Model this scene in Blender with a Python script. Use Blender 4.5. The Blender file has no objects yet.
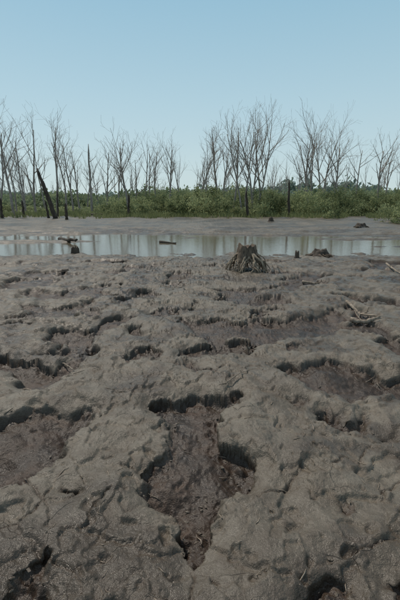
import bpy, math, random, time
import numpy as np
from mathutils import Vector, Matrix
T0=time.time()
random.seed(7); rng=np.random.default_rng(7)
scene=bpy.context.scene
CAMH=1.5; TH=math.radians(13.6); F=400.0
c,s_=math.cos(TH),math.sin(TH)
# ---- layout helpers: convert image pixel coordinates to world positions in metres
def gp(px,py,z=0.0):
    u=(px-200)/F; v=-(py-300)/F
    dz=-s_+v*c; dy=c+v*s_
    t=(CAMH-z)/(-dz)
    return (u*t,dy*t)
def at(px,py,D):
    u=(px-200)/F; v=-(py-300)/F
    t=D/(c+v*s_)
    return (u*t,D,CAMH+t*(v*c-s_))
# ---- noise
def _h(ix,iy,seed):
    n=(ix.astype(np.int64)*374761393+iy.astype(np.int64)*668265263+seed*974634777)&0xffffffff
    n=((n^(n>>13))*1274126177)&0xffffffff
    n=n^(n>>16)
    return n&0x3ff
_a=np.arange(1024)/1024*2*np.pi
GC=np.cos(_a).astype(np.float32);GS=np.sin(_a).astype(np.float32)
def perlin(x,y,seed=0):
    ix=np.floor(x);iy=np.floor(y);fx=(x-ix).astype(np.float32);fy=(y-iy).astype(np.float32)
    ux=fx*fx*fx*(fx*(fx*6-15)+10);uy=fy*fy*fy*(fy*(fy*6-15)+10)
    def g(a,b):
        t=_h(ix+a,iy+b,seed);return GC[t]*(fx-a)+GS[t]*(fy-b)
    n00,n10,n01,n11=g(0,0),g(1,0),g(0,1),g(1,1)
    return ((n00*(1-ux)+n10*ux)*(1-uy)+(n01*(1-ux)+n11*ux)*uy)*1.5
def fbm(x,y,o=4,seed=0,gain=.5):
    a=1;r=0;f=1
    for i in range(o):
        r=r+a*perlin(x*f+i*17.3,y*f+i*5.1,seed+i);a*=gain;f*=2.03
    return r
def sst(a,b,x):
    t=np.clip((x-a)/(b-a),0,1);return t*t*(3-2*t)
# ---- ground grid
def axis_y():
    l=[1.0];
    while l[-1]<26: l.append(l[-1]+max(.0055,.0042*l[-1]))
    while l[-1]<4000: l.append(l[-1]*1.04)
    b=[];y=1.0;d=.02
    while y>-400: y-=d;d*=1.14;b.append(y)
    return np.array(b[::-1]+l)
def axis_x():
    l=[0.0]
    while l[-1]<16: l.append(l[-1]+max(.0062,.009*l[-1]))
    while l[-1]<4000: l.append(l[-1]*1.06)
    l=np.array(l);return np.concatenate([-l[:0:-1],l])
ax=axis_x();ay=axis_y()
X,Y=np.meshgrid(ax,ay)
NY,NX=X.shape
P=[
 ([(-40,420),(5,414),(28,408),(45,403),(62,406),(78,402),(96,403),(94,418),(84,428),(72,440),(58,452),(40,468),(22,480),(-5,494),(-40,505)],.10),
 ([(148,402),(160,398),(172,396),(186,392),(200,390),(222,391),(240,388),(246,396),(240,408),(226,416),(216,428),(218,442),(236,450),(250,462),(252,478),(244,492),(226,502),(216,514),(218,534),(208,552),(196,566),(182,556),(174,536),(178,520),(166,508),(150,500),(136,490),(140,472),(154,458),(164,444),(166,428),(158,414)],.080),
 ([(276,366),(290,361),(306,364),(322,360),(340,362),(356,368),(374,370),(392,376),(430,378),(440,400),(404,402),(382,398),(362,404),(348,402),(326,396),(304,388),(286,378)],.068),
 ([(316,412),(330,409),(346,412),(352,420),(362,410),(370,418),(366,430),(350,432),(336,428),(322,424)],.055),
 ([(0,352),(12,356),(24,360),(40,362),(56,366),(72,358),(84,348),(96,340),(98,346),(88,360),(72,370),(58,378),(44,386),(28,390),(16,382),(10,372),(-6,364),(-30,360)],.06),
 ([(60,344),(72,339),(88,340),(94,345),(84,350),(68,350)],.05),
 ([(98,322),(112,318),(134,315),(136,321),(120,328),(104,331),(96,340),(90,334)],.055),
 ([(112,357),(124,354),(136,348),(150,345),(166,353),(160,360),(148,355),(136,360),(124,366)],.055),
 ([(168,362),(186,360),(204,368),(220,368),(216,374),(200,374),(184,370)],.045),
 ([(178,318),(196,321),(214,319),(236,322),(258,324),(280,320),(300,316),(318,314),(338,309),(352,316),(340,330),(318,338),(290,340),(262,346),(236,338),(214,342),(190,334),(176,326)],.062),
 ([(210,297),(232,294),(262,298),(284,296),(296,302),(270,305),(240,302)],.05),
 ([(112,300),(128,296),(140,290),(156,290),(164,296),(150,300),(134,302),(120,306)],.05),
 ([(18,292),(36,289),(54,292),(62,297),(44,299),(26,298)],.05),
 ([(346,306),(360,308),(376,318),(380,326),(364,324),(350,314)],.05),
 ([(-10,610),(2,590),(18,576),(34,566),(50,556),(54,566),(44,582),(50,604),(30,640),(-20,640)],.07),
 ([(300,575),(322,566),(344,572),(352,590),(346,612),(310,614),(296,594)],.03),
 ([(286,396),(300,394),(312,400),(304,408),(290,404)],.03),
 ([(372,430),(386,432),(388,438),(376,438)],.03),
 ([(386,578),(398,570),(416,580),(414,620),(392,606)],.035),
 ([(336,500),(352,497),(364,504),(356,514),(340,510)],.025),
 ([(55,486),(68,482),(80,487),(74,494),(60,494)],.02),
 ([(372,340),(388,338),(410,342),(410,350),(388,348)],.05),
 ([(128,329),(140,327),(146,332),(138,336),(128,334)],.04),
 ([(280,283),(310,280),(334,284),(318,288),(292,288)],.04),
 ([(150,312),(164,309),(172,314),(160,318)],.035),
 ([(282,346),(296,343),(310,346),(302,351),(288,351)],.035),
 ([(20,306),(40,304),(52,309),(36,313),(22,312)],.035),
]
near=(Y>.9)&(Y<13)&(np.abs(X)<14)
J0=int(np.searchsorted(ay,.85));J1=int(np.searchsorted(ay,13.2));I0=int(np.searchsorted(ax,-14.2));I1=int(np.searchsorted(ax,14.2))
SL=(slice(J0,J1),slice(I0,I1))
xs=X[SL];ys=Y[SL]
def nf(fn,fill=0.0):
    r=np.full(X.shape,fill,dtype=np.float32);r[SL]=fn(xs,ys);return r
wx=X+nf(lambda x,y:.06*fbm(x*2.6,y*2.6,2,11)+.030*fbm(x*8,y*8,2,12)+.004*perlin(x*40,y*40,14))
wy=Y+nf(lambda x,y:.06*fbm(x*2.6,y*2.6,2,21)+.030*fbm(x*8,y*8,2,22)+.004*perlin(x*40,y*40,24))
sd=np.full(X.shape,5.0); dep=np.full(X.shape,.05)
for poly,d in P:
    q=np.array([gp(*p) for p in poly])
    lo=q.min(0)-.35;hi=q.max(0)+.35
    m=(X>lo[0])&(X<hi[0])&(Y>lo[1])&(Y<hi[1])
    if not m.any(): continue
    x=wx[m];y=wy[m];dd=np.full(x.shape,9.0);ins=np.zeros(x.shape,bool)
    for i in range(len(q)):
        a=q[i];b=q[(i+1)%len(q)];e=b-a
        t=np.clip(((x-a[0])*e[0]+(y-a[1])*e[1])/(e@e),0,1)
        dd=np.minimum(dd,np.hypot(x-a[0]-t*e[0],y-a[1]-t*e[1]))
        cr=((a[1]>y)!=(b[1]>y))&(x<(b[0]-a[0])*(y-a[1])/(b[1]-a[1]+1e-12)+a[0])
        ins^=cr
    dd=np.where(ins,-dd,dd)
    old=sd[m];dp=dep[m]
    dp=np.where(dd<old,d,dp);dep[m]=dp;sd[m]=np.minimum(old,dd)
hn=fbm(xs*.75+3,ys*.75*1.2+9,5,40)
gy,gx=np.gradient(hn,ay[J0:J1],ax[I0:I1])
h1=np.full(X.shape,1.0);h1[SL]=(hn+.26)/np.maximum(np.hypot(gx,gy),.25*.75)
msk=sst(3.4,4.4,Y)+sst(.95,1.15,np.abs(X)/np.maximum(Y*.55+.3,.1))
h1=np.where(msk>.3,h1,1.0)+ .03*(1-np.clip(msk,0,1))
h1=np.where((Y>10.8)|(Y<.9),1.0,h1)
dep=np.where(h1<sd,.055,dep); sd=np.minimum(sd,h1)
sd=np.where(near,sd,5.0)
var=nf(lambda x,y:np.clip(.78+.95*fbm(x*1.5,y*1.5,3,77),.30,1.25))
dep=dep*(.4+.6*var)
s=-sd
lown=.035*perlin(X*.35,Y*.35,1)+nf(lambda x,y:.036*perlin(x*1.1,y*1.1,2)+.030*perlin(x*2.4,y*2.4,3)+.014*perlin(x*5.2,y*5.2,4))
fine=nf(lambda x,y:(.0070*fbm(x*9,y*9,3,5)+.0024*fbm(x*38,y*38,3,6,.65))*(.6+.6*sst(-.3,.4,perlin(x*1.4,y*1.4,407))))
ww=nf(lambda x,y:.025+.070*np.clip(.32-1.1*fbm(x*2.3,y*2.3,2,79),0,1),.05)
pit=sst(.0,1,s/ww)
floor_n=nf(lambda x,y:.014*fbm(x*5,y*5,3,8)+.007*fbm(x*26,y*26,3,9,.6))
rim=-.024*np.exp(-(np.clip(sd,0,9)/.040)**1.3)*var+.012*np.exp(-((s+.12)/.06)**2)
gv=nf(lambda x,y:np.clip(.5+1.1*fbm(x*4,y*4,2,83),0,1.1))
groove=-.018*gv*np.exp(-((s-.036)/.022)**2)
slump=nf(lambda x,y:.06*np.clip(fbm(x*11,y*11,2,85)-.12,0,.6))*np.exp(-((s-.055)/.05)**2)
Z=lown+fine+rim+pit*(-(dep-.008)+floor_n)+groove*(s>0)+slump
Z+=nf(lambda x,y:.022*sst(-.03,.05,fbm(x*2.0,y*2.0,4,61))+.012*sst(.02,.07,fbm(x*4.4,y*4.4,3,63)))*(1-pit)
crk=np.zeros(X.shape)
C=[[(-5,534),(14,522),(30,506),(46,488)],[(62,534),(78,520),(92,508),(112,494)],[(20,322),(36,312),(52,304)],
   [(336,466),(350,460),(362,464),(378,448)],[(188,600),(192,580),(190,566)],[(262,500),(290,488),(310,470)],[(0,470),(20,480),(34,498),(46,506)],
   [(352,560),(372,540),(400,532)],[(222,370),(246,376),(276,366)],[(30,560),(60,575),(80,600)],[(380,498),(392,480),(404,474)],[(44,332),(60,322),(84,318)],[(366,350),(384,356),(402,352)]]
for ci,pl in enumerate(C):
    q=np.array([gp(*p) for p in pl])
    lo=q.min(0)-.1;hi=q.max(0)+.1
    m=(X>lo[0])&(X<hi[0])&(Y>lo[1])&(Y<hi[1])
    x=wx[m];y=wy[m];dd=np.full(x.shape,9.0);al=np.zeros(x.shape)
    for i in range(len(q)-1):
        a=q[i];b=q[i+1];e=b-a
        t=np.clip(((x-a[0])*e[0]+(y-a[1])*e[1])/(e@e),0,1)
        d_=np.hypot(x-a[0]-t*e[0],y-a[1]-t*e[1]);al=np.where(d_<dd,(i+t)/(len(q)-1),al);dd=np.minimum(dd,d_)
    wd=.0035+.004*np.sin(np.pi*al)*(1+.6*np.sin(al*23+ci))
    crk[m]=np.maximum(crk[m],np.exp(-(dd/wd)**2))
Z-=crk*.018*(1-pit)
# footprints and small holes
for i in range(240):
    y0=1.1+rng.random()**1.6*6;x0=(rng.random()-.5)*1.15*y0
    r=.006+.026*rng.random()**2.5
    m=(np.abs(X-x0)<r*4)&(np.abs(Y-y0)<r*4)
    d=np.hypot(wx[m]-x0,(wy[m]-y0))/r
    Z[m]+= -r*.6*np.exp(-d**4)+r*.18*np.exp(-((d-1.5)/.5)**2)
for i in range(70):
    y0=1.3+rng.random()*8;x0=(rng.random()-.5)*1.15*y0;a=rng.random()*3.14
    r=.035+.04*rng.random();ca,sa=math.cos(a),math.sin(a);asp=rng.uniform(.5,.9)
    m=(np.abs(X-x0)<r*3.5)&(np.abs(Y-y0)<r*3.5)
    u=(wx[m]-x0)*ca+(wy[m]-y0)*sa;v=(-(wx[m]-x0)*sa+(wy[m]-y0)*ca)/asp
    d=np.hypot(u,v)/r
    Z[m]+=(1-pit[m])*(-.028*rng.uniform(.4,1)*np.exp(-d**5)+.008*np.exp(-((d-1.35)/.3)**2))
for i in range(900):
    y0=1.1+rng.random()**1.2*8;x0=(rng.random()-.5)*1.2*y0
    r=.005+.018*rng.random()**2.0
    m=(np.abs(X-x0)<r*3)&(np.abs(Y-y0)<r*3)
    d=np.hypot(wx[m]-x0,(wy[m]-y0))/r
    Z[m]+= r*.5*np.exp(-d**2.5)
WL=-.11
yn=12.1+.7*perlin(X*.16,X*0,90)+.55*fbm(X*.7,Y*.5,4,91)-.02*X
yf=20.0+1.6*perlin(X*.1,X*0+4,92)+1.6*fbm(X*.3,Y*.6,4,93)-.05*X
bed=sst(yn-1.8,yn+1.6,Y)
rise=sst(yf-1.5,yf+4.0,Y)
Z=Z-.20*bed+.22*rise
Z+=.16*sst(24,44,Y)+.5*sst(60,200,Y)
Z+=.07*fbm(X*.25,Y*.3,4,95)*sst(20,30,Y)*(1-sst(100,200,Y))
Z+=.06*fbm(X*.9,Y*1.8,5,96)*bed*(1-sst(50,80,Y))
Z+=.15*np.exp(-((Y-17.6-.05*X)/.6)**2)*sst(3,6,-X)*(1-sst(9,12,-X))
Z+=.14*np.exp(-((Y-18.4-.03*X)/.5)**2)*sst(4,7,X)
Z+=.13*np.exp(-((Y-15.4+.02*X)/.35)**2)*sst(5.5,8,X)
gy,gx=np.gradient(sd,ay,ax);gl=np.hypot(gx,gy)+1e-6
gx/=gl;gy/=gl
und=.020*np.clip(dep/.07,.2,1.3)*np.clip((.065-ww)/.035,0,1)*np.exp(-((s-.026)/.014)**2)*near*(Y<11)
wl=nf(lambda x,y:.015*fbm(x*13+Z[SL]*38,y*13-Z[SL]*30,3,301,.6))*np.exp(-((s-ww*.5)/.035)**2)*near
okk=(np.abs(sd)<.12)
XX=X+np.where(okk,gx*(und+wl),0);YY=Y+np.where(okk,gy*(und+wl),0)
def gz(x,y):
    i=min(max(np.searchsorted(ay,y),1),NY-1);j=min(max(np.searchsorted(ax,x),1),NX-1)
    return float(Z[i,j])
co=np.stack([XX,YY,Z],-1).reshape(-1,3).astype(np.float32)
idx=np.arange(NX*NY).reshape(NY,NX)
fc=np.stack([idx[:-1,:-1],idx[:-1,1:],idx[1:,1:],idx[1:,:-1]],-1).reshape(-1,4)
def npmesh(name,co,fc,k=4,smooth=True,mat=None,attrs=None):
    me=bpy.data.meshes.new(name)
    co=np.asarray(co,dtype=np.float32);fc=np.asarray(fc,dtype=np.int32)
    me.vertices.add(len(co));me.vertices.foreach_set('co',co.ravel())
    me.loops.add(fc.size);me.loops.foreach_set('vertex_index',fc.ravel())
    me.polygons.add(len(fc));me.polygons.foreach_set('loop_start',np.arange(0,fc.size,k,dtype=np.int32))
    me.polygons.foreach_set('use_smooth',np.full(len(fc),smooth))
    me.update(calc_edges=True)
    for n,v in (attrs or {}).items():
        a=me.attributes.new(n,'FLOAT','POINT');a.data.foreach_set('value',np.asarray(v,dtype=np.float32).ravel())
    ob=bpy.data.objects.new(name,me);bpy.context.collection.objects.link(ob)
    if mat: me.materials.append(mat)
    return ob
class NT:
    def __init__(s,name):
        s.m=bpy.data.materials.new(name);s.m.use_nodes=True;s.t=s.m.node_tree;s.n=s.t.nodes
        s.b=s.n['Principled BSDF'];s.b.inputs['Specular IOR Level'].default_value=.3
    def new(s,t,**k):
        n=s.n.new(t)
        for a,v in k.items(): setattr(n,a,v)
        return n
    def link(s,a,b): s.t.links.new(a,b)
    def noise(s,sc,det=6,rough=.6,vec=None,out='Fac'):
        n=s.new('ShaderNodeTexNoise');n.inputs['Scale'].default_value=sc;n.inputs['Detail'].default_value=det;n.inputs['Roughness'].default_value=rough
        if vec is None:
            vec=s.obj()
        s.link(vec,n.inputs['Vector']);return n.outputs[out]
    def obj(s):
        if not hasattr(s,'_o'): s._o=s.new('ShaderNodeTexCoord').outputs['Object']
        return s._o
    def attr(s,name): return s.new('ShaderNodeAttribute',attribute_name=name).outputs['Fac']
    def rng(s,v,a,b,c=0,d=1):
        n=s.new('ShaderNodeMapRange');n.inputs[1].default_value=a;n.inputs[2].default_value=b;n.inputs[3].default_value=c;n.inputs[4].default_value=d
        s.link(v,n.inputs[0]);return n.outputs[0]
    def mix(s,f,a,b,bt='MIX'):
        n=s.new('ShaderNodeMix',data_type='RGBA',blend_type=bt)
        if isinstance(f,(int,float)): n.inputs[0].default_value=f
        else: s.link(f,n.inputs[0])
        for i,v in ((6,a),(7,b)):
            if isinstance(v,tuple): n.inputs[i].default_value=(*v,1)
            else: s.link(v,n.inputs[i])
        return n.outputs[2]
    def math(s,op,a,b):
        n=s.new('ShaderNodeMath',operation=op)
        for i,v in ((0,a),(1,b)):
            if isinstance(v,(int,float)): n.inputs[i].default_value=v
            else: s.link(v,n.inputs[i])
        return n.outputs[0]
    def bump(s,h,dist,st=1,prev=None):
        n=s.new('ShaderNodeBump');n.inputs['Distance'].default_value=dist;n.inputs['Strength'].default_value=st
        s.link(h,n.inputs['Height'])
        if prev is not None: s.link(prev,n.inputs['Normal'])
        return n.outputs[0]
# mud
M=NT('mud')
n1=M.noise(1.1,3);n2=M.noise(8,5,.68);n3=M.noise(60,3,.72);n4=M.noise(300,1,.7)
wn=M.noise(5,1,.6,None,'Color');va=M.new('ShaderNodeVectorMath',operation='MULTIPLY_ADD');va.inputs[1].default_value=(.25,.25,.25);M.link(wn,va.inputs[0]);M.link(M.obj(),va.inputs[2])
vo=M.new('ShaderNodeTexVoronoi',feature='DISTANCE_TO_EDGE',voronoi_dimensions='2D');vo.inputs['Scale'].default_value=3.6;M.link(va.outputs[0],vo.inputs['Vector'])
ck=M.math('MULTIPLY',M.rng(vo.outputs['Distance'],0,.010,1,0),M.rng(M.noise(2.1,1),.52,.66))
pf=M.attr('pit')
wet_shade_f=M.attr('wet_shade')
ck=M.math('MULTIPLY',ck,M.rng(pf,0,.3,1,0))
col=M.mix(M.rng(n1,.38,.62),(.112,.092,.069),(.180,.154,.120))
col=M.mix(M.rng(n2,.42,.64,0,.6),col,(.080,.061,.044))
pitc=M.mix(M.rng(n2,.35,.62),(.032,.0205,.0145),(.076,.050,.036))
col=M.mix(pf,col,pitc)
col=M.mix(wet_shade_f,col,(.036,.0245,.0175))  # wet mud tint, which also carries the painted shade of hollow walls
col=M.mix(M.rng(n3,.50,.70,0,.5),col,(.046,.034,.025))
col=M.mix(M.rng(n4,.58,.75,0,.3),col,(.23,.195,.155))
col=M.mix(M.math('MULTIPLY',ck,.6),col,(.025,.018,.014))
M.link(col,M.b.inputs['Base Color'])
rg=M.rng(M.math('ADD',M.math('MULTIPLY',n2,.5),M.math('MULTIPLY',n1,.5)),.4,.62,.36,.60)
rg=M.math('SUBTRACT',rg,M.math('MULTIPLY',wet_shade_f,.12))
M.link(rg,M.b.inputs['Roughness']);M.b.inputs['Specular IOR Level'].default_value=.42
hh=M.math('ADD',M.math('MULTIPLY',n2,.024),M.math('ADD',M.math('MULTIPLY',n3,.0075),M.math('ADD',M.math('MULTIPLY',n4,.0014),M.math('MULTIPLY',ck,-.005))))
b=M.bump(hh,1.0,.85)
M.link(b,M.b.inputs['Normal'])
wet_shade_n=nf(lambda x,y:sst(-.02,.5,fbm(x*1.6,y*1.6,3,123)+.15))*pit*.75
wet_shade_n=np.maximum(wet_shade_n,.5*np.exp(-((s-.03)/.028)**2)*near*np.clip(var,0,1))  # painted shade: dark band on the hollow walls below the rims
wet_shade_n=np.maximum(wet_shade_n,crk*.8)
wet_shade_n=np.maximum(wet_shade_n,nf(lambda x,y:.62*sst(.12,.5,fbm(x*1.2+5,y*1.2,4,140))))
wet_shade_n=np.maximum(wet_shade_n,.4*(1-sst(1.2,1.8,Y+.25*perlin(X*2,Y*2,9)))*(Y>.5))
wet_shade_n=np.maximum(wet_shade_n,(1-sst(WL,WL+.05,Z))*.7*(Y>10))
wet_shade_n=np.maximum(wet_shade_n,.6*sst(.0,.4,fbm(X*.25,Y*.5,4,170))*(Y>19))
ground=npmesh('ground',co,fc,4,True,M.m,{'pit':pit*near,'wet_shade':wet_shade_n})
print('ground',NX*NY,time.time()-T0)
W=NT('water')
W.b.inputs['Base Color'].default_value=(.13,.11,.08,1);W.b.inputs['Roughness'].default_value=.08
W.b.inputs['Specular IOR Level'].default_value=.45;W.b.inputs['IOR'].default_value=1.33
wv=W.new('ShaderNodeMapping');wv.inputs['Scale'].default_value=(1,2.2,1);W.link(W.obj(),wv.inputs[0])
W.link(W.bump(W.noise(5,3,.5,wv.outputs[0]),.01,.35),W.b.inputs['Normal'])
gxn=np.linspace(-90,90,61);gyn=np.linspace(10.5,26,16)
wX,wY=np.meshgrid(gxn,gyn);ii=np.arange(wX.size).reshape(wX.shape)
npmesh('water',np.stack([wX,wY,np.full(wX.shape,WL)],-1).reshape(-1,3),np.stack([ii[:-1,:-1],ii[:-1,1:],ii[1:,1:],ii[1:,:-1]],-1).reshape(-1,4),4,True,W.m)
def wood(name,a,b_,sc=8,bump=True):
    m=NT(name)
    mp=m.new('ShaderNodeMapping');mp.inputs['Scale'].default_value=(1,1,.18);m.link(m.obj(),mp.inputs[0])
    n=m.noise(sc,4,.65,mp.outputs[0]);n5=m.noise(sc*.4,2,.5)
    cc=m.mix(m.rng(n,.35,.65),a,b_);cc=m.mix(m.rng(n5,.4,.7,0,.5),cc,tuple(v*.5 for v in a))
    m.link(cc,m.b.inputs['Base Color']);m.b.inputs['Roughness'].default_value=.85
    if bump: m.link(m.bump(n,.03,.7),m.b.inputs['Normal'])
    return m.m
bark=wood('dead_bark',(.22,.19,.165),(.44,.395,.35),8,False)
barkd=wood('dark_bark',(.045,.035,.028),(.11,.09,.072))
root=wood('root_wood',(.17,.13,.095),(.44,.36,.27),30)
drift=wood('driftwood_wood',(.19,.15,.115),(.42,.35,.28),30)
class MB:
    def __init__(s): s.v=[];s.f=[]
    def tube(s,pts,rad,k=5,cap=True):
        base=len(s.v);n=len(pts);ref=Vector((.3,.9,.2)).normalized()
        for i,p in enumerate(pts):
            d=(pts[min(i+1,n-1)]-pts[max(i-1,0)])
            if d.length<1e-6:d=Vector((0,0,1))
            d.normalize()
            u=d.cross(ref)
            if u.length<.05:u=d.cross(Vector((1,0,0)))
            u.normalize();w=d.cross(u)
            for j in range(k):
                a=2*math.pi*j/k
                s.v.append(p+(u*math.cos(a)+w*math.sin(a))*rad[i])
        for i in range(n-1):
            for j in range(k):
                a=base+i*k+j;b=base+i*k+(j+1)%k
                s.f.append((a,b,b+k,a+k))
        if cap: s.f.append(tuple(base+(n-1)*k+j for j in range(k)));s.f.append(tuple(base+j for j in reversed(range(k))))
    def obj(s,name,mat,loc=(0,0,0),smooth=True):
        me=bpy.data.meshes.new(name);me.from_pydata([tuple(v) for v in s.v],[],s.f);me.update()
        if smooth: me.polygons.foreach_set('use_smooth',[True]*len(me.polygons))
        me.materials.append(mat);o=bpy.data.objects.new(name,me);o.location=loc;bpy.context.collection.objects.link(o);return o
R=random.Random(3)
def rv(a): return Vector((R.uniform(-a,a),R.uniform(-a,a),R.uniform(-a,a)))
def branch(mb,p,d,L,r,lev,maxlev,spread,kids):
    n=max(3,int(5-lev*.6)+ (3 if lev==0 else 0)) if lev<3 else 2
    pts=[p.copy()];rad=[r];dd=d.normalized();q=p.copy()
    wob=.10+.07*lev
    for i in range(n):
        dd=(dd+rv(wob)+Vector((0,0,.10 if lev else .05))).normalized()
        q=q+dd*(L/n);pts.append(q.copy());rad.append(max(.007,r*(1-.72*(i+1)/n)))
    mb.tube(pts,rad,7 if lev==0 else (4 if lev<2 else 3),lev==0)
    if lev>=maxlev: return
    nk=kids[lev]
    if lev>0: nk=max(1,nk+R.randint(-1,1))
    for i in range(nk):
        t=(.35 if lev==0 else .2)+(.62 if lev==0 else .75)*(i+R.random())/nk
        t=min(t,.98);x=t*n;a=int(x);fr=x-a
        pp=pts[a].lerp(pts[min(a+1,n)],fr);rr=rad[a]*.6
        dl=(pts[min(a+1,n)]-pts[a]).normalized()
        az=R.uniform(0,2*math.pi);side=dl.cross(Vector((math.cos(az),math.sin(az),.1)));side.normalize()
        ang=math.radians(R.uniform(spread*.5,spread*1.4))
        nd=dl*math.cos(ang)+side*math.sin(ang)
        branch(mb,pp,nd,L*R.uniform(.30,.62)*(1.15-.5*t if lev==0 else 1),rr,lev+1,maxlev,spread,kids)
def tree(px,top,base,D,style='vase',lean=0,r=None):
    x,y,zt=at(px,top,D);g=gz(x,y)
    H=(zt-g)*1.03
    mb=MB()
    r=r or H*.0145+.02
    if style=='vase':
        ns=R.choice([1,1,2,2])
        for k in range(ns):
            a=R.uniform(0,6.28);d=Vector((math.cos(a)*.18*(ns>1)+lean,math.sin(a)*.16*(ns>1),1))
            branch(mb,Vector((math.cos(a)*.12*(ns>1),math.sin(a)*.12*(ns>1),-.2)),d,H*R.uniform(.78,.92),r*(1 if ns==1 else .75),0,3,33,[8,5,3])
    elif style=='big':
        for k in range(3):
            a=2.1*k+R.uniform(-.4,.4);d=Vector((math.cos(a)*.30+lean,math.sin(a)*.26,1))
            branch(mb,Vector((math.cos(a)*.12,math.sin(a)*.12,-.2)),d,H*R.uniform(.8,.97),r*.8,0,3,32,[8,5,3])
    elif style=='sparse':
        branch(mb,Vector((0,0,-.2)),Vector((lean,0,1)),H*.97,r*.9,0,3,38,[6,3,2])
    elif style=='snag':
        n=9;pts=[];rad=[]
        for i in range(n):
            t=i/(n-1);pts.append(Vector((lean*H*t+R.uniform(-.06,.06),R.uniform(-.04,.04),-.2+(H+.2)*t)));rad.append(r*(1.15-.5*t)*(.9+.2*R.random()))
        rad[-1]*=.35
        mb.tube(pts,rad,8)
        for k in range(4):
            j=R.randint(3,7);branch(mb,pts[j],Vector((R.uniform(-1,1),R.uniform(-1,1),.6)),H*.17,r*.35,1,2,40,[0,3,0])
    return mb.obj('dead_tree',bark,(x,y,g))
T=[(3,112,212,44,'sparse',-.03),(-14,120,212,40,'big',0),(10,150,212,55,'sparse',0),(28,128,213,47,'sparse',.03),(22,158,213,60,'vase',0),(50,124,213,46,'sparse',-.04),(40,150,213,62,'sparse',0),
(68,142,213,52,'sparse',0),(88,146,212,50,'snag',.0),(84,160,212,60,'sparse',0),(104,150,213,52,'sparse',0),(97,172,213,66,'sparse',0),(126,128,215,46,'vase',-.02),(133,158,215,60,'sparse',0),(142,150,212,60,'sparse',.0),
(154,148,212,58,'sparse',0),(168,140,212,60,'vase',-.03),(180,160,212,70,'sparse',0),(197,138,212,56,'vase',.02),(206,160,212,66,'sparse',0),(219,126,214,48,'vase',-.05),(235,132,214,46,'sparse',0),(246,122,215,45,'vase',.0),(256,122,214,48,'big',.07),
(289,178,215,44,'snag',0),(304,165,214,56,'sparse',0),(316,122,214,48,'vase',.03),(324,128,214,52,'vase',-.02),(338,134,214,50,'vase',.05),(359,148,212,56,'sparse',.04),(384,138,212,50,'vase',.05),(390,150,212,54,'sparse',-.03),(412,135,212,46,'vase',0),(345,168,212,66,'sparse',0),
(225,138,214,54,'vase',0),(264,130,214,55,'sparse',.05),(76,150,214,56,'sparse',0),(61,138,214,54,'sparse',.02),(116,150,214,56,'sparse',0),(148,152,214,62,'sparse',0),(311,142,214,56,'sparse',-.03),(18,138,214,52,'sparse',-.02)]
for a in T: tree(*a)
def leaner(x0,yb,x1,yt,D,r):
    a=at(x0,yb,D);bb=at(x1,yt,D-.6);g=gz(a[0],a[1]);mb=MB()
    A=Vector((0,0,-.15));B=Vector((bb[0]-a[0],bb[1]-a[1],bb[2]-g))
    n=10;pts=[A.lerp(B,i/n)+rv(.03)*(i>0) for i in range(n+1)];rad=[r*(1.2-.55*i/n)*(.85+.3*R.random()) for i in range(n+1)];rad[-1]*=.4
    mb.tube(pts,rad,8)
    for k in range(2):
        j=R.randint(4,9);branch(mb,pts[j],Vector((R.uniform(-1,1),R.uniform(-.5,.5),.3)),.3,r*.3,2,2,40,[0,0,0])
    return mb.obj('dead_tree',barkd,(a[0],a[1],g))
leaner(56,219,37,168,38,.18);leaner(49,219,45,200,39,.10);leaner(67,219,65,203,36,.12);leaner(24,216,22,200,40,.12);leaner(58,216,57,190,42,.09)
leaner(2,216,0,198,38,.12);leaner(128,216,129,194,41,.12);leaner(248,216,246,190,41,.13);leaner(289,216,289,180,42,.12)
mbd=MB()
for i in range(80):
    px=R.uniform(-40,440);D=R.uniform(75,130);x,y,zt=at(px,R.uniform(156,185),D)
    branch(mbd,Vector((x,y,.4)),Vector((R.uniform(-.08,.08),0,1)),zt*.9,.12,0,2,35,[6,3])
mbd.obj('distant_dead_trees',bark)
print('trees',time.time()-T0)
def leafmat(name,a,b_,tr=.25):
    m=NT(name);f=m.attr('shade')
    cc=m.mix(f,a,b_);m.link(cc,m.b.inputs['Base Color']);m.b.inputs['Roughness'].default_value=.75;m.b.inputs['Specular IOR Level'].default_value=.12
    t=m.new('ShaderNodeBsdfTranslucent');m.link(cc,t.inputs[0]);mx=m.new('ShaderNodeMixShader');mx.inputs[0].default_value=tr
    m.link(m.b.outputs[0],mx.inputs[1]);m.link(t.outputs[0],mx.inputs[2]);m.link(mx.outputs[0],m.n['Material Output'].inputs[0]);return m.m
def leaves(cent,size,shade,elong=2.2,up=.3):
    n=len(cent)
    a=rng.normal(size=(n,3));a[:,2]=np.abs(a[:,2])+up;a/=np.linalg.norm(a,axis=1)[:,None]
    b=rng.normal(size=(n,3));b-=a*(b*a).sum(1)[:,None];b/=np.linalg.norm(b,axis=1)[:,None]
    sz=(size*(.6+.8*rng.random(n)))[:,None]
    A=a*sz*elong*.5;B=b*sz*.5
    v=np.stack([cent-A,cent+B,cent+A,cent-B],1).reshape(-1,3)
    return v,np.arange(4*n).reshape(-1,4),np.repeat(shade,4)
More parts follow.
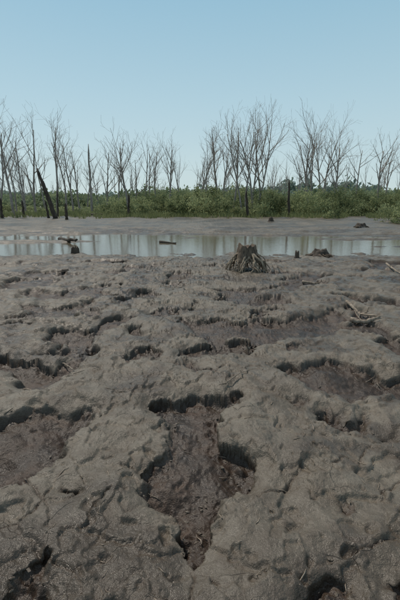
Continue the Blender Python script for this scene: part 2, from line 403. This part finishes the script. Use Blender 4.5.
def bushes(name,items,per,leaf,mat):
    cs=[];sh=[];sz=[]
    for (x,y,z0,w,h) in items:
        k=int(rng.integers(6,12));n=int(per*w*h/3)+60
        cc=np.stack([x+rng.normal(0,w*.30,k),y+rng.normal(0,w*.30,k),z0+h*(.30+.6*rng.random(k))],1)
        rr=w*(.16+.16*rng.random(k));cs_=rng.random(k)
        w_=rng.integers(0,k,n);d=rng.normal(size=(n,3));d/=np.linalg.norm(d,axis=1)[:,None];rad=rng.random(n)**.45
        p=cc[w_]+d*(rr[w_]*rad)[:,None]*np.array([1,1,1.15*h/w if h<w else 1.1])
        m=rng.random(n)<.12;p[m,2]+=rng.random(m.sum())*h*.28
        m=rng.random(n)<.25;p[m,2]=z0+rng.random(m.sum())*h*.5
        p[:,2]=np.maximum(p[:,2],z0+.02)
        tone=rng.normal(0,.26)
        cs.append(p);sh.append(np.clip(.2+tone+.45*cs_[w_]+.4*rng.random(n),0,1));sz.append(np.full(n,leaf))
    v,f,a=leaves(np.concatenate(cs),np.concatenate(sz),np.concatenate(sh))
    return npmesh(name,v,f,4,False,mat,{'shade':a})
gm=leafmat('shrub_leaves',(.095,.120,.055),(.35,.385,.20),.45)
it=[]
for i in range(310):
    D=rng.uniform(43,62);px=rng.uniform(-40,440)
    t=sst(100,150,np.array(px)).item()
    if px<110 and rng.random()<.55: continue
    if px<110:D+=6
    x,y,_=at(px,205,D);h=rng.uniform(.5,1.9)*(.55+.75*t)*(1+.012*(D-42)) ; w=rng.uniform(1.6,3.2)
    it.append((x,y,gz(x,y),w,h))
for px,D,h,w in [(338,37,.9,1.0),(331,38,.6,.8),(393,31,1.2,2.6),(405,33,1.7,3),(215,41,1.6,2.2),(200,42,1.9,2.4),(186,42,1.4,2.2),(236,42,1.5,2),(312,42,2.4,2.6),(325,43,1.9,2.4),(180,44,2.4,2),(145,43,1.2,2.5),(262,42,1.3,2.5),(298,43,1.9,2.4),(270,44,2.8,2.4),(212,45,2.9,2.4),(350,46,2.7,3),(376,45,2.2,2.6),(190,50,3.2,2.6),(330,50,3.2,2.8),(240,52,3.2,2.6)]:
    x,y,_=at(px,205,D);it.append((x,y,gz(x,y),w,h))
bushes('shrub_thicket',it,540,.10,gm)
n=24000
D=rng.uniform(38,50,n);px=rng.uniform(-40,440,n);cl=fbm(px*.05,D*.5,2,200);k=(cl>-.05+.25*(px<100))|(D>44);D=D[k];px=px[k]
gxx=(px-200)/F*D*1.03;gzz=np.array([gz(a,b) for a,b in zip(gxx,D)])
hh=rng.uniform(.15,.5,len(D));b0=np.stack([gxx,D,gzz],1);le=rng.normal(0,.12,(len(D),2));w=.025
v=np.stack([b0+[-w,0,0],b0+[w,0,0],b0+np.stack([le[:,0]+.005,le[:,1],hh],1),b0+np.stack([le[:,0]-.005,le[:,1],hh],1)],1).reshape(-1,3)
npmesh('grass',v,np.arange(len(v)).reshape(-1,4),4,False,leafmat('grass_blades',(.12,.145,.06),(.27,.29,.14),.4),{'shade':np.repeat(rng.random(len(D)),4)})
it=[]
for i in range(260):
    D=rng.uniform(170,330);x=rng.uniform(-.62,.62)*D;h=rng.uniform(5,9)*(.8+.3*math.sin(x*.03));it.append((x,D,.6,rng.uniform(9,16),h))
bushes('distant_treeline',it,9,1.1,leafmat('hazed_leaves',(.20,.26,.22),(.28,.34,.28),.4))  # distance haze painted into the leaf colour as pale grey-green
it=[]
for i in range(150):
    D=rng.uniform(70,110);x=rng.uniform(-.62,.62)*D;it.append((x,D,.5,rng.uniform(4,8),rng.uniform(1.8,3.6)))
bushes('distant_shrubs',it,60,.32,leafmat('far_shrub_leaves',(.14,.18,.10),(.27,.32,.19),.4))
print('veg',time.time()-T0)
# ---- stumps
def stump(px,py,H,Rb,Rt,nroots,mat,seed,name='tree_stump',jag=.2,z=None,low=.12):
    global R
    R=random.Random(seed);x,y=gp(px,py);g=gz(x,y) if z is None else z
    mb=MB();k=32;rings=12;base=len(mb.v);jags=[R.random() for _ in range(k)]
    ph=[R.uniform(0,6.28) for _ in range(4)]
    for i in range(rings):
        t=i/(rings-1)
        for j in range(k):
            a=2*math.pi*j/k
            rr=Rt+(Rb*.66-Rt)*(1-t)**1.7
            rr*=1+.10*math.sin(3*a+ph[0])+.09*math.sin(5*a+ph[1])+.06*math.sin(11*a+ph[2]+t)+.04*R.uniform(-1,1)
            top=1-jag*(.35*jags[j]+.35*(.5+.5*math.sin(2*a+ph[3]))+.3*(.5+.5*math.sin(7*a)))
            zz=H*(low+(1-low)*(t*(1-sst(.55,1,np.array(t)).item()*(1-top))))
            mb.v.append(Vector((rr*math.cos(a),rr*math.sin(a),zz)))
    for i in range(rings-1):
        for j in range(k):
            a=base+i*k+j;b=base+i*k+(j+1)%k;mb.f.append((a,b,b+k,a+k))
    cidx=len(mb.v);mb.v.append(Vector((0,0,H*.72)))
    for j in range(k): mb.f.append((base+(rings-1)*k+j,base+(rings-1)*k+(j+1)%k,cidx))
    body=mb.obj('trunk',mat[0])
    rb=MB()
    for i in range(nroots):
        a=2*math.pi*(i+R.uniform(-.4,.4))/nroots;rad=R.uniform(.70,1.15)*Rb;z0=H*R.uniform(low+.02,low+.26)
        tt=max(0,(z0/H-low)/(1-low));r0=Rt+(Rb*.66-Rt)*(1-tt)**1.7
        A=Vector((r0*.85*math.cos(a),r0*.85*math.sin(a),z0));tw=R.uniform(-.6,.6)
        B=Vector((rad*math.cos(a+tw),rad*math.sin(a+tw),-.04))
        mr=r0+(rad-r0)*R.uniform(.8,1.15);Mx=Vector((mr*math.cos(a+tw*.4),mr*math.sin(a+tw*.4),z0*R.uniform(.6,.95)))
        pts=[];rs=[];n=9;th=R.uniform(.008,.020)*Rb/.45*(1.0 if R.random()<.75 else 1.7)
        for q in range(n+1):
            t=q/n
            xy=A*(1-t)**2+Mx*2*t*(1-t)+B*t*t
            xy+=Vector((R.uniform(-1,1),R.uniform(-1,1),R.uniform(-.6,.6)))*.020*Rb/.45*(0<q<n)
            pts.append(xy);rs.append(th*(1.5-1.0*t))
        rb.tube(pts,rs,6)
        if R.random()<.6:
            j=R.randint(3,6);Q=pts[j];C_=Q+Vector((math.cos(a+R.uniform(-1,1)),math.sin(a+R.uniform(-1,1)),0))*Rb*.35;C_.z=-.03
            rb.tube([Q,Q.lerp(C_,.5)+Vector((0,0,.03)),C_],[th*.6,th*.5,th*.3],5)
    ro=rb.obj('roots',mat[1])
    e=bpy.data.objects.new(name,None);bpy.context.collection.objects.link(e);e.location=(x,y,g)
    body.parent=e;ro.parent=e;return e
sw=wood('stump_wood',(.065,.05,.038),(.21,.16,.118),22)
stump(246,271,.64,.46,.19,50,(sw,root),5,jag=.36,z=gz(*gp(246,274))-.01,low=.34)
stump(320,253,.30,.50,.18,26,(barkd,sw),9,jag=.5,z=WL-.02)
stump(75,251,.34,.20,.11,9,(barkd,barkd),12,jag=.6,z=WL-.03)
stump(361,228,.30,.50,.22,10,(barkd,sw),15,jag=.5)
stump(271,223,.45,.32,.13,10,(barkd,sw),18,jag=.5)
stump(297,256,.34,.10,.05,5,(barkd,barkd),20,jag=.6,z=WL-.02)
stump(65,271,.05,.16,.07,7,(barkd,barkd),22)
R=random.Random(44)
def log(pts,r,mat,name,twigs=0,k=7):
    mb=MB();P3=[]
    for (px,py,dz) in pts:
        x,y=gp(px,py);P3.append(Vector((x,y,max(gz(x,y),WL if y>10 else -9)+dz+r*.6)))
    o=P3[0].copy();full=[]
    for i in range(len(P3)-1):
        for q in range(4): full.append(P3[i].lerp(P3[i+1],q/4)-o+rv(r*.4))
    full.append(P3[-1]-o);n=len(full)
    mb.tube(full,[r*(1.1-.7*i/n)*(.85+.3*R.random()) for i in range(n)],k)
    for t in range(twigs):
        j=R.randint(1,n-2);branch(mb,full[j],Vector((R.uniform(-1,1),R.uniform(-1,1),.15)),r*R.uniform(4,8),r*.4,2,3,40,[0,0,2])
    return mb.obj(name,mat,o)
log([(84,217,0.02),(98,218,0.05),(112,217,.02)],.13,barkd,'fallen_log',1)
log([(60,238,.0),(70,240,.06),(77,241,.12)],.09,barkd,'fallen_log',0)
log([(160,240,.0),(176,241,.0)],.05,barkd,'fallen_log',0)
log([(346,306,.03),(360,312,.03),(380,320,.01)],.020,drift,'driftwood_branch',2)
log([(350,322,.02),(366,325,.02),(378,324,.02)],.035,drift,'driftwood_branch',1)
log([(386,266,.12),(394,272,.06),(404,277,.0)],.022,drift,'driftwood_branch',2)
log([(54,355,.01),(64,361,.02),(74,368,.01)],.009,drift,'stick',0)
log([(18,381,.015),(27,386,.015),(34,390,.01)],.007,drift,'stick',0)
log([(226,388,.02),(240,382,.02),(250,376,.01)],.005,drift,'stick',1)
log([(302,284,.01),(318,286,.02)],.03,drift,'driftwood_branch',1)
log([(110,262,.0),(124,263,.01)],.03,barkd,'driftwood_branch',0)
mb=MB()
for i in range(380):
    y=1.2+R.random()*10.5;x=R.uniform(-.6,.6)*y;a=R.uniform(0,3.14);L=R.uniform(.015,.09)*(1+.14*y)
    p=[]
    for q in (-1,-.3,.4,1):
        xx=x+math.cos(a)*L*.5*q+R.uniform(-.1,.1)*L;yy=y+math.sin(a)*L*.5*q;p.append(Vector((xx,yy,gz(xx,yy)+.003)))
    r=R.uniform(.001,.0026)*(1+.15*y);mb.tube(p,[r,r,r*.8,r*.4],4)
mb.obj('twig_litter',drift)
def crumbs():
    pts=np.argwhere((s>-.02)&(s<.16)&near&(Y<9)&(Y>1.05)&(np.abs(X)<Y*.62+.2))
    sel=pts[rng.integers(0,len(pts),2200)]
    ico=[(0,0,1),(.89,0,.45),(.28,.85,.45),(-.72,.53,.45),(-.72,-.53,.45),(.28,-.85,.45),(.72,.53,-.45),(-.28,.85,-.45),(-.89,0,-.45),(-.28,-.85,-.45),(.72,-.53,-.45),(0,0,-1)]
    icf=[(0,1,2),(0,2,3),(0,3,4),(0,4,5),(0,5,1),(1,6,2),(2,7,3),(3,8,4),(4,9,5),(5,10,1),(6,7,2),(7,8,3),(8,9,4),(9,10,5),(10,6,1),(11,7,6),(11,8,7),(11,9,8),(11,10,9),(11,6,10)]
    ico=np.array(ico);icf=np.array(icf);V=[];Fs=[]
    for q,(i,j) in enumerate(sel):
        r=.002+.010*rng.random()**3;a=rng.random()*3.14;st=np.array([1+.9*rng.random(),.8,.45])
        pp=ico*(r*(.5+.9*rng.random((12,1))))*st
        pp=pp@np.array([[math.cos(a),math.sin(a),0],[-math.sin(a),math.cos(a),0],[0,0,1]])
        V.append(pp+np.array([XX[i,j]+rng.normal(0,.01),YY[i,j]+rng.normal(0,.01),Z[i,j]]));Fs.append(icf+12*q)
    V=np.concatenate(V);npmesh('mud_crumbs',V,np.concatenate(Fs),3,False,M.m,{'pit':np.full(len(V),.4),'wet_shade':np.full(len(V),.1)})
crumbs()
# ---- sky, sun, camera
SE=math.radians(60);SA=math.radians(-42)
w=bpy.data.worlds.new('World');scene.world=w;w.use_nodes=True
nt=w.node_tree;bg=nt.nodes['Background'];sky=nt.nodes.new('ShaderNodeTexSky');sky.sky_type='NISHITA';sky.sun_disc=False
sky.sun_elevation=SE;sky.sun_rotation=SA;sky.air_density=1.0;sky.dust_density=1.0;sky.ozone_density=1.5
nt.links.new(sky.outputs[0],bg.inputs[0]);bg.inputs[1].default_value=.09
tc=nt.nodes.new('ShaderNodeTexCoord');sx=nt.nodes.new('ShaderNodeSeparateXYZ');nt.links.new(tc.outputs['Generated'],sx.inputs[0])
rp=nt.nodes.new('ShaderNodeValToRGB');nt.links.new(sx.outputs[2],rp.inputs[0])
e=rp.color_ramp.elements;e[0].position=0;e[0].color=(.61,.74,.765,1);e[1].position=1;e[1].color=(.27,.31,.35,1)
for p,cc in ((.08,(.57,.72,.755)),(.22,(.465,.66,.74)),(.42,(.31,.545,.685)),(.6,(.29,.39,.46))):
    q=e.new(p);q.color=(*cc,1)
b2=nt.nodes.new('ShaderNodeBackground');nt.links.new(rp.outputs[0],b2.inputs[0]);b2.inputs[1].default_value=1
ms=nt.nodes.new('ShaderNodeMixShader');ms.inputs[0].default_value=.85
nt.links.new(bg.outputs[0],ms.inputs[1]);nt.links.new(b2.outputs[0],ms.inputs[2]);nt.links.new(ms.outputs[0],nt.nodes['World Output'].inputs[0])
sl=bpy.data.lights.new('sun','SUN');sl.energy=2.8;sl.angle=math.radians(3.0);sl.color=(1,.92,.81)
so=bpy.data.objects.new('sun',sl);bpy.context.collection.objects.link(so)
dirv=Vector((math.sin(SA)*math.cos(SE),math.cos(SA)*math.cos(SE),math.sin(SE)))
so.rotation_euler=dirv.to_track_quat('Z','Y').to_euler()
cam=bpy.data.cameras.new('camera');co_=bpy.data.objects.new('camera',cam);bpy.context.collection.objects.link(co_)
cam.sensor_fit='VERTICAL';cam.sensor_height=36;cam.lens=24;cam.clip_end=9000;cam.clip_start=.05
co_.location=(0,0,CAMH);co_.rotation_euler=(math.radians(90)-TH,0,0);scene.camera=co_
scene.view_settings.view_transform='Standard';scene.view_settings.look='None';scene.view_settings.exposure=0
print('total',time.time()-T0)
